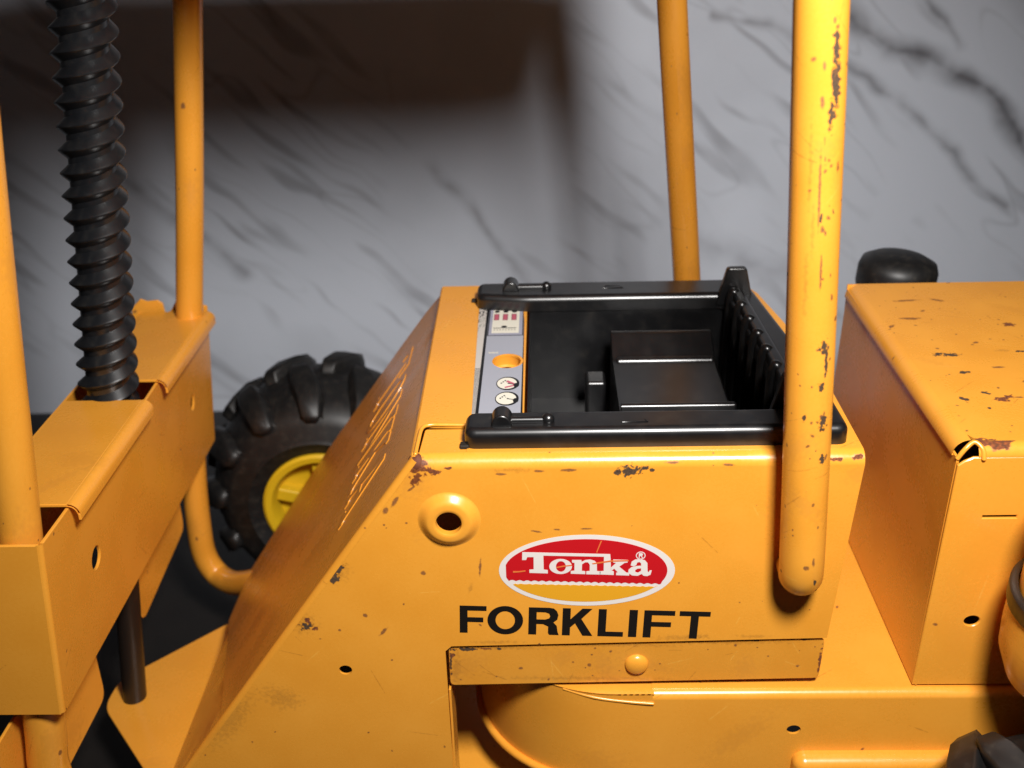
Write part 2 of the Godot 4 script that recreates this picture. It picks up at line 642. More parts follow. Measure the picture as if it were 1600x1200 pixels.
func blot(im: Image, c: Vector2, r: Vector2, col: Color) -> void:
	for y in range(int(c.y - r.y), int(c.y + r.y) + 1):
		for x in range(int(c.x - r.x), int(c.x + r.x) + 1):
			if Vector2((x - c.x) / r.x, (y - c.y) / r.y).length() <= 1.0 and x >= 0 and y >= 0 and x < im.get_width() and y < im.get_height():
				im.set_pixel(x, y, col)


func _ready() -> void:
	camera_and_light()
	materials()
	setting()
	truck = Node3D.new()
	truck.name = "toy_forklift"
	truck.position = Vector3(0, GROUND, -0.08)
	add_child(truck)
	truck.set_meta("label", "worn yellow pressed steel toy forklift with black plastic cab tub, standing before marble wall")
	truck.set_meta("category", "toy forklift")
	cab_body()
	side_print()
	cab_tub()
	guard()
	lift()
	chassis()
	engine()
	wheels()


func camera_and_light() -> void:
	var cam := Camera3D.new()
	cam.name = "camera"
	var at := CameraAttributesPhysical.new()
	at.frustum_focal_length = 35.0
	at.frustum_focus_distance = 0.385
	at.exposure_aperture = 11.5
	at.frustum_near = 0.01
	at.frustum_far = 20.0
	cam.attributes = at
	cam.fov = 37.85
	cam.near = 0.01
	cam.far = 20.0
	cam.transform = Transform3D(Basis(Vector3(0.99936555, -0.02704393, -0.02317579), Vector3(0.01436206, 0.90146444, -0.43261484), Vector3(0.03259176, 0.43200751, 0.90128091)).orthonormalized(), Vector3(0, 0.35, 0.31964))
	add_child(cam)
	var env := Environment.new()
	env.background_mode = Environment.BG_COLOR
	env.background_color = Color(0.115, 0.108, 0.108)
	env.tonemap_mode = Environment.TONE_MAPPER_LINEAR
	env.tonemap_exposure = 1.0
	env.sdfgi_enabled = true
	env.ssao_enabled = true
	env.ssil_enabled = true
	var we := WorldEnvironment.new()
	we.name = "world_environment"
	we.environment = env
	add_child(we)
	var lamp := SpotLight3D.new()
	lamp.name = "lamp"
	lamp.look_at_from_position(Vector3(0.088, 0.5, 0.26), Vector3(0.02, 0.18, -0.05))
	lamp.light_energy = 0.455
	lamp.light_color = Color(1.0, 0.985, 0.97)
	lamp.light_size = 0.042
	lamp.spot_angle = 47.0
	lamp.spot_angle_attenuation = 1.0
	lamp.spot_range = 6.0
	lamp.spot_attenuation = 2.0
	lamp.shadow_enabled = true
	add_child(lamp)


const YELLOW := Color(0.905, 0.61, 0.205)

func materials() -> void:
	M.paint = paint_material(enamel(700, 700, 5, YELLOW, [], 14, true), 0.19)
	M.lemon = plain_material(Color(0.85, 0.69, 0.11), 0.42)
	M.black = plain_material(Color(0.075, 0.075, 0.08), 0.3, 0.2, 21, 0.06)
	M.black.metallic_specular = 0.68
	M.screw = plain_material(Color(0.085, 0.09, 0.1), 0.3, 0.3, 22, 0.04)
	M.rubber = plain_material(Color(0.085, 0.082, 0.082), 0.48, 0.4, 23, 0.04)
	M.screw.metallic_specular = 0.65
	M.rod = plain_material(Color(0.13, 0.1, 0.08), 0.4)
	M.rust = plain_material(Color(0.4, 0.2, 0.1), 0.75, 0.4, 51, 0.012)
	M.dark = plain_material(Color(0.12, 0.09, 0.06), 0.7)
	M.ink = plain_material(Color(0.1, 0.085, 0.075), 0.35)
	M.white = plain_material(Color(0.87, 0.84, 0.82), 0.35)
	M.red = plain_material(Color(0.74, 0.09, 0.12), 0.32)
	M.sand = plain_material(Color(0.87, 0.62, 0.14), 0.35)
	M.scratch = plain_material(Color(0.86, 0.45, 0.22), 0.5)


func setting() -> void:
	var t := MB.new()
	t.rbox(Vector3(2.4, 0.03, 1.4), 0.002, Transform3D(Basis(), Vector3(0, GROUND - 0.015, 0.24)))
	var o := part("table_top", t, plain_material(Color(0.1, 0.085, 0.075), 0.5, 0.1, 41, 0.3), self)
	o.set_meta("kind", "structure")
	o.set_meta("label", "dark table top under the toy forklift")
	var w := MB.new()
	var z := -0.455
	var nn := Vector3(0, 0, 1)
	w.quad_n(Vector3(-1.2, GROUND, z), Vector3(1.2, GROUND, z), Vector3(1.2, GROUND + 1.2, z), Vector3(-1.2, GROUND + 1.2, z), nn, nn, nn, nn, Vector2(-0.5, 1), Vector2(1.5, 1), Vector2(1.5, -1), Vector2(-0.5, -1))
	for e in [[Vector3(-1.2, GROUND, z), Vector3(1.2, GROUND, z), Vector3.DOWN], [Vector3(-1.2, GROUND + 1.2, z), Vector3(1.2, GROUND + 1.2, z), Vector3.UP]]:
		w.quad(e[0], e[1], e[1] - nn * 0.02, e[0] - nn * 0.02, e[2])
	w.quad(Vector3(-1.2, GROUND, z - 0.02), Vector3(1.2, GROUND, z - 0.02), Vector3(1.2, GROUND + 1.2, z - 0.02), Vector3(-1.2, GROUND + 1.2, z - 0.02), -nn)
	o = part("wall", w, marble(), self)
	o.set_meta("kind", "structure")
	o.set_meta("label", "pale grey marble wall with dark diagonal veins behind the toy forklift")


# ------------------------------------------------------------------ cab body
const XZ := Basis(Vector3(1, 0, 0), Vector3(0, 0, -1), Vector3(0, 1, 0))   # local (x, y, z) -> world x, -z, up

func cab_body() -> void:
	# near side: flat sheet at z = 0, folded over at the top; its picture covers x -0.16..0.11, y 0.01..0.175 at 0.2 mm a pixel
	var px := func(x: float, y: float) -> Vector2: return Vector2((x + 0.16) / 0.0002, (0.175 - y) / 0.0002)
	var spots := []
	for s in [[0.026, 0.1645, 9, 6, 0, 0.1], [0.0305, 0.1655, 5, 2.6, 0, -0.4], [0.0225, 0.1642, 4, 4, 0, 0], [0.0335, 0.1648, 2.5, 2, 0, 0],
			[-0.0435, 0.167, 11, 9, 1, 0], [-0.039, 0.1655, 8, 4, 1, 0.3], [-0.0445, 0.1625, 5, 8, 1, 0.2], [-0.034, 0.1665, 5, 1.5, 1, 0],
			[-0.052, 0.154, 3, 12, 3, 0.6], [-0.0555, 0.1505, 4, 7, 3, 0.5], [-0.046, 0.159, 2, 9, 3, 0.9],
			[-0.0735, 0.127, 4, 9, 0, 0.5], [-0.0755, 0.123, 5, 5, 0, 0.9], [-0.0735, 0.126, 16, 20, 2, 0.5],
			[-0.0885, 0.104, 22, 18, 2, 0], [-0.0925, 0.104, 5, 5, 0, 0], [-0.0875, 0.1025, 6, 5, 0, 0], [-0.0845, 0.1015, 3, 3, 1, 0], [-0.091, 0.1075, 3, 3, 1, 0], [-0.0865, 0.105, 3, 4, 1, 0],
			[-0.012, 0.1655, 26, 4, 2, 0], [-0.004, 0.165, 8, 2, 3, 0], [0.006, 0.1652, 12, 2.4, 3, 0], [-0.016, 0.164, 9, 2, 3, 0], [0.04, 0.1675, 12, 2, 3, 0], [0.058, 0.1665, 10, 2, 3, 0.1], [0.093, 0.168, 9, 2, 1, 0], [0.1, 0.1685, 6, 3, 1, 0], [0.085, 0.1685, 8, 2, 3, 0],
			[-0.005, 0.1415, 8, 1.6, 3, 0.2], [0.002, 0.1422, 6, 1.4, 3, 0.1], [0.012, 0.1424, 10, 1.2, 3, 0], [-0.0245, 0.127, 2, 14, 3, 0.1], [-0.028, 0.119, 3, 12, 2, 0.3],
			[0.045, 0.0965, 36, 5, 2, 0], [0.052, 0.0968, 14, 4, 2, 0], [0.07, 0.0968, 24, 3, 2, 0], [-0.02, 0.095, 40, 3, 2, 0],
			[0.0895, 0.119, 2, 6, 3, 0.5], [0.09, 0.116, 2, 4, 3, 0.6], [-0.06, 0.1, 3, 10, 3, 0.7], [-0.1, 0.07, 30, 20, 2, 0.4], [-0.12, 0.06, 20, 60, 2, 0.6]]:
		var c: Vector2 = px.call(s[0], s[1])
		var grow := 1.8 if s[4] < 2 else 1.25
		spots.append([c.x, c.y, s[2] * grow, s[3] * grow, s[4], s[5]])
	var tex := enamel(1350, 825, 7, YELLOW, spots, 70)
	var m := paint_material(tex)
	m.texture_repeat = false
	M.side = m
	var us := Vector2(1.0 / 0.27, -1.0 / 0.165)
	var uo := Vector2(-0.16, 0.175)
	var b := MB.new()
	var r := 0.0044
	var outline := [Vector2(-0.0459, 0.17 - r), Vector2(-0.1346, 0.0415), Vector2(-0.1385, 0.036), Vector2(-0.1513, 0.018), Vector2(-0.0383, 0.018), Vector2(-0.0383, 0.091), Vector2(-0.036, 0.0932), Vector2(0.03, 0.0945), Vector2(0.0968, 0.0958), Vector2(0.1025, 0.17 - r)]
	var side_xf := Transform3D(Basis(), Vector3.ZERO)
	b.sheet(outline, [circle(Vector2(-0.0341, 0.1465), 0.0108), circle(Vector2(-0.075, 0.0828), 0.0024, 0.0021, 20), circle(Vector2(0.0838, 0.1275), 0.0068)], 0.0009, side_xf, 0.0, 1, us, uo)
	b.fold(Vector3(-0.0455, 0.17, 0), Vector3(0.1025, 0.17, 0), Vector3(0, 0, 1), Vector3(0, 1, 0), r, 8,
		(Vector2(-0.0455, 0.17 - r) - uo) * us, (Vector2(0.1025, 0.17 - r) - uo) * us, Vector2(0, 1) * us)
	var side := part("side_panel", b, M.side, truck)
	# the embossed boss round the hole
	var boss := MB.new()
	var prof := []
	for i in 13:
		var t := i / 12.0
		prof.append(Vector2(lerpf(0.0111, 0.0066, t), 0.0027 * (0.5 - 0.5 * cos(PI * t)) - 0.00005))
	prof.append_array([Vector2(0.0055, 0.0028), Vector2(0.0047, 0.0027), Vector2(0.0044, 0.0025), Vector2(0.0043, 0.0021), Vector2(0.0043, 0.0002)])
	boss.lathe(prof, frame(Vector3(-0.0341, 0.1465, 0), Vector3(1, 0, 0), Vector3(0, 0, 1)), 48)
	part("embossed_boss", boss, M.paint, side)
	# far side and rear
	b = MB.new()
	b.sheet([Vector2(-0.0455, 0.1675), Vector2(-0.139, 0.036), Vector2(-0.151, 0.018), Vector2(-0.0383, 0.018), Vector2(-0.0383, 0.094), Vector2(0.083, 0.094), Vector2(0.088, 0.1675)], [], 0.0009, Transform3D(Basis(), Vector3(0, 0, -0.1585)))
	part("side_panel", b, M.paint, truck)
	var edge := [Vector3(0.1025, 0, -0.001), Vector3(0.1022, 0, -0.05), Vector3(0.0985, 0, -0.105), Vector3(0.0925, 0, -0.145), Vector3(0.088, 0, -0.157), Vector3(0.078, 0, -0.16)]
	b = MB.new()
	b.grid([edge.map(func(q): return q + Vector3(0, 0.1695, 0)), edge.map(func(q): return q + Vector3(-0.0057, 0.0958, 0))])
	part("rear_panel", b, M.paint, truck)
	# top: one sheet with a cut-out for the tub, a round steering hole and a cut corner where the side's flap shows
	b = MB.new()
	var top := [Vector2(-0.0455, 0.0235), Vector2(-0.0275, 0.0225), Vector2(-0.0275, 0.0043), Vector2(0.1025, 0.0043), Vector2(0.1022, 0.05), Vector2(0.0985, 0.105), Vector2(0.0925, 0.145), Vector2(0.088, 0.157), Vector2(0.078, 0.16), Vector2(-0.0477, 0.16)]
	b.sheet(top, [[Vector2(-0.0088, 0.018), Vector2(0.094, 0.018), Vector2(0.084, 0.14), Vector2(-0.0088, 0.14)], circle(Vector2(-0.0162, 0.0765), 0.0056, 0.0064, 30)], 0.0009, Transform3D(XZ, Vector3(0, 0.17, 0)))
	var top_part := part("top_panel", b, M.top_paint if M.has("top_paint") else M.paint, truck)
	b = MB.new()
	b.sheet(rounded([Vector2(-0.0434, 0.0043), Vector2(-0.022, 0.0043), Vector2(-0.022, 0.0213), Vector2(-0.0428, 0.0213)], 0.0012), [], 0.0008, Transform3D(XZ, Vector3(0, 0.1697, 0)), 0.00025, 1)
	part("corner_flap", b, M.paint, top_part)
	b = MB.new()
	b.tube(smooth_path([Vector3(-0.0443, 0.1701, -0.003), Vector3(-0.0442, 0.1703, -0.012), Vector3(-0.0438, 0.1704, -0.0205), Vector3(-0.0415, 0.1704, -0.0231), Vector3(-0.036, 0.1703, -0.0233), Vector3(-0.0285, 0.1701, -0.0232)], 5), 0.0007, 10)
	part("folded_seam", b, M.paint, top_part)
	b = MB.new()
	b.rbox(Vector3(0.003, 0.0016, 0.0032), 0.0004, Transform3D(Basis(), Vector3(-0.0283, 0.1703, -0.0082)))
	b.rbox(Vector3(0.003, 0.0016, 0.003), 0.0004, Transform3D(Basis(), Vector3(-0.0318, 0.1703, -0.1405)))
	part("locking_tab", b, M.dark, top_part)
	b = MB.new()
	b.lathe([Vector2(0.0057, -0.0005), Vector2(0.006, -0.003), Vector2(0.006, -0.0045), Vector2(0.0052, -0.0052)], Transform3D(Basis.from_scale(Vector3(1, 1, 1.13)), Vector3(-0.0162, 0.17, -0.0765)), 30)
	part("steering_hole", b, M.paint, top_part)
	# dashboard sticker with the hole left open
	b = MB.new()
	var dx0 := -0.0292
	var dx1 := -0.0096
	b.sheet([Vector2(-0.0272, 0.029), Vector2(-0.0093, 0.029), Vector2(-0.0098, 0.118), Vector2(-0.0103, 0.1275), Vector2(-0.0215, 0.1335), Vector2(-0.0296, 0.135)], [circle(Vector2(-0.0157, 0.0765), 0.0061, 0.0069, 30)], 0.00008, Transform3D(XZ, Vector3(0, 0.17015, 0)), 0.0, 1, Vector2(1.0 / 0.02, -1.0 / 0.106), Vector2(-0.0294, 0.135))
	var dm := StandardMaterial3D.new()
	dm.albedo_texture = decal_picture()
	dm.roughness = 0.35
	dm.texture_repeat = false
	part("instrument_sticker", b, dm, top_part)
	b = MB.new()
	b.fold(Vector3(-0.0088, 0.17, -0.02), Vector3(-0.0088, 0.17, -0.138), Vector3(0, 1, 0), Vector3(1, 0, 0), 0.0016, 6)
	b.quad(Vector3(-0.0088, 0.1684, -0.02), Vector3(-0.0088, 0.1684, -0.138), Vector3(-0.0088, 0.163, -0.138), Vector3(-0.0088, 0.163, -0.02), Vector3(1, 0, 0))
	part("dashboard_lip", b, M.paint, top_part)
	# slanted front with the raised maker's name
	var d := Vector3(-0.5812, -0.8138, 0).normalized()
	var fx := frame(Vector3(-0.0455, 0.17, 0), Vector3(0, 0, 1), -d)   # local x = towards the near side, local y = up the slope
	b = MB.new()
	b.sheet([Vector2(-0.0022, -0.0012), Vector2(-0.0022, -0.136), Vector2(-0.122, -0.194), Vector2(-0.158, -0.192), Vector2(-0.1655, -0.1726), Vector2(-0.175, -0.145), Vector2(-0.178, -0.115), Vector2(-0.176, -0.08), Vector2(-0.1735, -0.045), Vector2(-0.169, -0.02), Vector2(-0.16, -0.0012)], [], 0.0009, fx)
	b.fold(Vector3(-0.0455, 0.17, 0), Vector3(-0.0455, 0.17, 0) + d * 0.187, Vector3(0, 0, 1), fx.basis.z, 0.0022, 7)
	b.fold(Vector3(-0.0455, 0.17, -0.0015), Vector3(-0.0477, 0.17, -0.16), Vector3(0, 1, 0), fx.basis.z, 0.0025, 6)
	var front := part("front_panel", b, M.paint, truck)
	var rb := MB.new()
	rb.ball(Vector3(-0.0439, 0.1668, -0.0032), 0.0033)
	part("rusted_corner", rb, M.rust, front)
	var text := TextMesh.new()
	var font := SystemFont.new()
	font.font_names = PackedStringArray(["Droid Serif"])
	font.font_weight = 700
	text.font = font
	text.text = "TONKA"
	text.font_size = 64
	text.pixel_size = 0.0005
	text.depth = 0.001
	text.curve_step = 1.0
	var raised := part("raised_lettering", text, M.paint, front)
	raised.transform = Transform3D(fx.basis * Basis.from_scale(Vector3(0.93, 1.35, 1.0)), fx * Vector3(-0.085, -0.042, -0.00022))
	# gusset that closes the lower front against the deck
	b = MB.new()
	var g := [Vector3(-0.1635, -0.003, -0.141), Vector3(-0.1635, -0.003, -0.006), Vector3(-0.1237, 0.0597, -0.0025), Vector3(-0.1562, 0.0125, -0.122)]
	var gn: Vector3 = (g[1] - g[0]).cross(g[2] - g[0]).normalized()
	if gn.x > 0: gn = -gn
	b.quad(g[0], g[1], g[2], g[3], gn)
	b.quad(g[0] - gn * 0.001, g[1] - gn * 0.001, g[2] - gn * 0.001, g[3] - gn * 0.001, -gn)
	part("gusset", b, M.paint, truck)
	# strip along the bottom of the side, set back a little, with a rivet
	b = MB.new()
	var sp := rounded([Vector2(-0.0375, 0.0744), Vector2(0.0958, 0.0768), Vector2(0.0966, 0.0945), Vector2(-0.0373, 0.0918)], 0.0022)
	var stex := []
	for s in [[-0.02, 0.0915, 90, 4, 2], [0.02, 0.0925, 120, 4, 2], [0.06, 0.0935, 120, 5, 2], [-0.0305, 0.091, 30, 4, 0], [-0.019, 0.0912, 5, 3, 0], [-0.024, 0.0912, 12, 2, 1], [0.047, 0.094, 30, 3, 1], [0.07, 0.0942, 24, 2, 0], [-0.0368, 0.085, 2, 30, 0], [-0.036, 0.0885, 5, 5, 1], [0.0955, 0.085, 3, 30, 1], [0.09, 0.0944, 12, 2, 1], [0.0385, 0.084, 2, 2, 3], [0.03, 0.0796, 2, 5, 3], [-0.0205, 0.0785, 2, 2, 3], [0.012, 0.0775, 160, 5, 2], [-0.035, 0.083, 10, 40, 2]]:
		stex.append([(s[0] + 0.04) / 0.0002, (0.096 - s[1]) / 0.0002, s[2], s[3], s[4], 0.02])
	var sm := paint_material(enamel(690, 115, 9, YELLOW.darkened(0.05), stex, 30))
	sm.texture_repeat = false
	b.sheet(sp, [], 0.0009, Transform3D(Basis(), Vector3(0, 0, -0.0011)), 0.0004, 2, Vector2(1.0 / 0.138, -1.0 / 0.023), Vector2(-0.04, 0.096))
	var strip := part("hinge_strip", b, sm, truck)
	b = MB.new()
	b.lathe([Vector2(0.0043, -0.0002), Vector2(0.0042, 0.0004), Vector2(0.0037, 0.0012), Vector2(0.0026, 0.0018), Vector2(0.0012, 0.0021), Vector2(0.00001, 0.00215)], frame(Vector3(0.0302, 0.0838, -0.0011), Vector3(1, 0, 0), Vector3(0, 0, 1)), 28)
	part("rivet", b, M.paint, strip)
	# return flange below the strip and the low deck behind it
	b = MB.new()
	b.rbox(Vector3(0.0009, 0.055, 0.013), 0.0003, Transform3D(Basis(), Vector3(-0.0377, 0.0455, -0.0072)))
	part("return_flange", b, M.paint, truck)


# ------------------------------------------------------------------ print on the side
func side_print() -> void:
	var z := 0.00012
	# wide black capitals; units are pixels of 0.2246 x 0.279 mm
	var word := group_part("lettering", truck)
	word.transform = Transform3D(Basis(Vector3(0, 0, 1), deg_to_rad(-2.35)) * Basis.from_scale(Vector3(0.0002246, 0.000279, 1)), Vector3(-0.0327, 0.0994, z) - truck.position)
	var bar := 7.3
	var F := func(x: float, w: float) -> Array: return [[Vector2(x, 0), Vector2(x + 12.3, 0), Vector2(x + 12.3, 17), Vector2(x + w - 5, 17), Vector2(x + w - 5, 17 + bar), Vector2(x + 12.3, 17 + bar), Vector2(x + 12.3, 42 - bar), Vector2(x + w, 42 - bar), Vector2(x + w, 42), Vector2(x, 42)], []]
	var letters := [F.call(0, 42), [circle(Vector2(71.5, 21), 28, 22, 36), [circle(Vector2(71.5, 21), 15.2, 14, 30)]],
		[[Vector2(108, 0), Vector2(120.5, 0), Vector2(120.5, 16.5), Vector2(131, 16.5), Vector2(139, 13), Vector2(139, 3), Vector2(141, 0), Vector2(156, 0), Vector2(154, 5), Vector2(152.5, 14), Vector2(147, 19.5), Vector2(153, 24), Vector2(154.5, 31), Vector2(152, 37), Vector2(147, 41), Vector2(140, 42), Vector2(108, 42)],
			[[Vector2(120.5, 23.6), Vector2(134, 23.6), Vector2(140, 25.6), Vector2(141.8, 29), Vector2(140, 33), Vector2(134, 34.9), Vector2(120.5, 34.9)]]],
		[[Vector2(161, 0), Vector2(173.5, 0), Vector2(173.5, 12.5), Vector2(181, 19), Vector2(193.5, 0), Vector2(209, 0), Vector2(190.5, 26), Vector2(207, 42), Vector2(191.5, 42), Vector2(173.5, 25), Vector2(173.5, 42), Vector2(161, 42)], []],
		[[Vector2(217, 0), Vector2(257, 0), Vector2(257, bar), Vector2(229.5, bar), Vector2(229.5, 42), Vector2(217, 42)], []],
		[[Vector2(265, 0), Vector2(278, 0), Vector2(278, 42), Vector2(265, 42)], []], F.call(288, 48),
		[[Vector2(360.8, 0), Vector2(373.2, 0), Vector2(373.2, 42 - bar), Vector2(391, 42 - bar), Vector2(391, 42), Vector2(343, 42), Vector2(343, 42 - bar), Vector2(360.8, 42 - bar)], []]]
	for l in letters:
		var b := MB.new()
		b.sheet(l[0], l[1], 0.00006, Transform3D())
		part("letter", b, M.ink, word)
	# oval maker's badge; drawn in units of 0.0499 x 0.0596 mm about its centre (700, 322)
	var badge := MB.new()
	var s := Vector2(0.0000499, 0.0000596)
	var at := func(x: float, y: float) -> Vector2: return Vector2((x - 700) * s.x, (322 - y) * s.y)
	var bx := Transform3D(Basis(Vector3(0, 0, 1), deg_to_rad(-0.6)), Vector3(0.0122, 0.1253, z))
	badge.sheet(circle(Vector2.ZERO, 605 * s.x, 246 * s.y, 72), [], 0.00006, bx)
	var oval := part("oval_badge", badge, M.white, truck)
	bx.origin.z += 0.00006
	var red := PackedVector2Array()
	var low := PackedVector2Array()
	for i in 121:
		var x := 163.0 + (1213.0 - 163.0) * i / 120.0
		red.append(at.call(x, 388 + (x - 163) * 0.024 - 9.0 * absf(sin((x - 160) / 52.0 * PI)) + 5))
	for i in range(1, 60):
		var a := 0.4 - (PI + 0.8) * i / 60.0
		var p := Vector2(693 + 560 * cos(a), 322 + 217 * sin(a))
		if p.y < 400 and p.x > 140:
			red.append(at.call(p.x, p.y))
	for i in 45:
		var a := 0.46 + (PI - 0.92) * i / 44.0
		low.append(at.call(693 + 560 * cos(a), 322 + 217 * sin(a)))
	for i in 50:
		var x := 205.0 + (1190.0 - 205.0) * i / 49.0
		low.append(at.call(x, 412 + (x - 163) * 0.02 + 3.0 * sin(x * 0.12)))
	var b := MB.new()
	b.sheet(red, [], 0.00005, bx)
	part("red_field", b, M.red, oval)
	b = MB.new()
	b.sheet(low, [], 0.00005, bx)
	part("yellow_field", b, M.sand, oval)
	bx.origin.z += 0.00006
	var V := func(list: Array) -> PackedVector2Array:
		var out := PackedVector2Array()
		for i in range(0, list.size(), 2):
			out.append(at.call(list[i], list[i + 1]))
		return out
	var ring := func(cx: float, cy: float, rx: float, ry: float, k := 32) -> PackedVector2Array:
		var out := PackedVector2Array()
		for i in k:
			out.append(at.call(cx + rx * cos(TAU * i / k), cy + ry * sin(TAU * i / k)))
		return out
	var script := [
		[V.call([258, 192, 858, 206, 862, 240, 866, 318, 886, 325, 886, 350, 788, 346, 788, 324, 816, 322, 816, 224, 402, 216, 404, 312, 432, 316, 432, 339, 305, 335, 305, 313, 335, 311, 335, 226, 292, 226, 283, 246, 256, 246]), []],
		[ring.call(520, 291, 78, 52), [ring.call(522, 291, 34, 37)]],
		[V.call([598, 246, 662, 246, 664, 259, 690, 246, 722, 243, 752, 252, 768, 268, 770, 322, 795, 326, 795, 347, 697, 345, 697, 324, 720, 322, 720, 280, 708, 262, 688, 262, 667, 276, 666, 321, 690, 324, 690, 344, 590, 341, 590, 322, 615, 320, 615, 266, 598, 263]), []],
		[V.call([866, 298, 900, 266, 880, 264, 880, 243, 978, 246, 978, 264, 958, 266, 922, 292, 972, 333, 992, 335, 992, 354, 902, 351, 902, 334, 914, 332, 888, 306, 868, 322]), []],
		[V.call([1000, 284, 1006, 258, 1030, 243, 1062, 240, 1096, 248, 1114, 268, 1117, 322, 1124, 332, 1132, 318, 1146, 318, 1138, 348, 1116, 358, 1090, 355, 1078, 342, 1050, 356, 1012, 353, 986, 336, 986, 314, 1006, 296, 1040, 288, 1072, 286, 1070, 268, 1058, 260, 1044, 264, 1038, 282, 1020, 290]), [V.call([1072, 304, 1048, 306, 1032, 316, 1034, 330, 1052, 334, 1072, 322])]],
		[ring.call(1066, 216, 33, 27, 28), [ring.call(1066, 216, 27, 21.5, 28)]],
		[V.call([1053, 200, 1074, 200, 1081, 206, 1080, 214, 1073, 218, 1083, 232, 1075, 232, 1066, 219, 1060, 219, 1060, 232, 1053, 232]), []]]
	for l in script:
		b = MB.new()
		b.sheet(l[0], l[1], 0.00005, bx)
		part("letter", b, M.white, oval)
	bx.origin.z += 0.00005
	b = MB.new()
	b.sheet(V.call([192, 322, 235, 322, 278, 317, 278, 325, 235, 331, 192, 334]), [], 0.00003, bx)
	b.sheet(V.call([490, 294, 540, 284, 598, 278, 598, 286, 540, 293, 490, 302]), [], 0.00003, bx)
	b.sheet(V.call([735, 268, 860, 248, 985, 246, 985, 255, 870, 258, 740, 276]), [], 0.00003, bx)
	b.sheet(V.call([792, 114, 800, 116, 768, 196, 762, 194]), [], 0.00003, bx)
	part("scratch", b, M.scratch, oval)


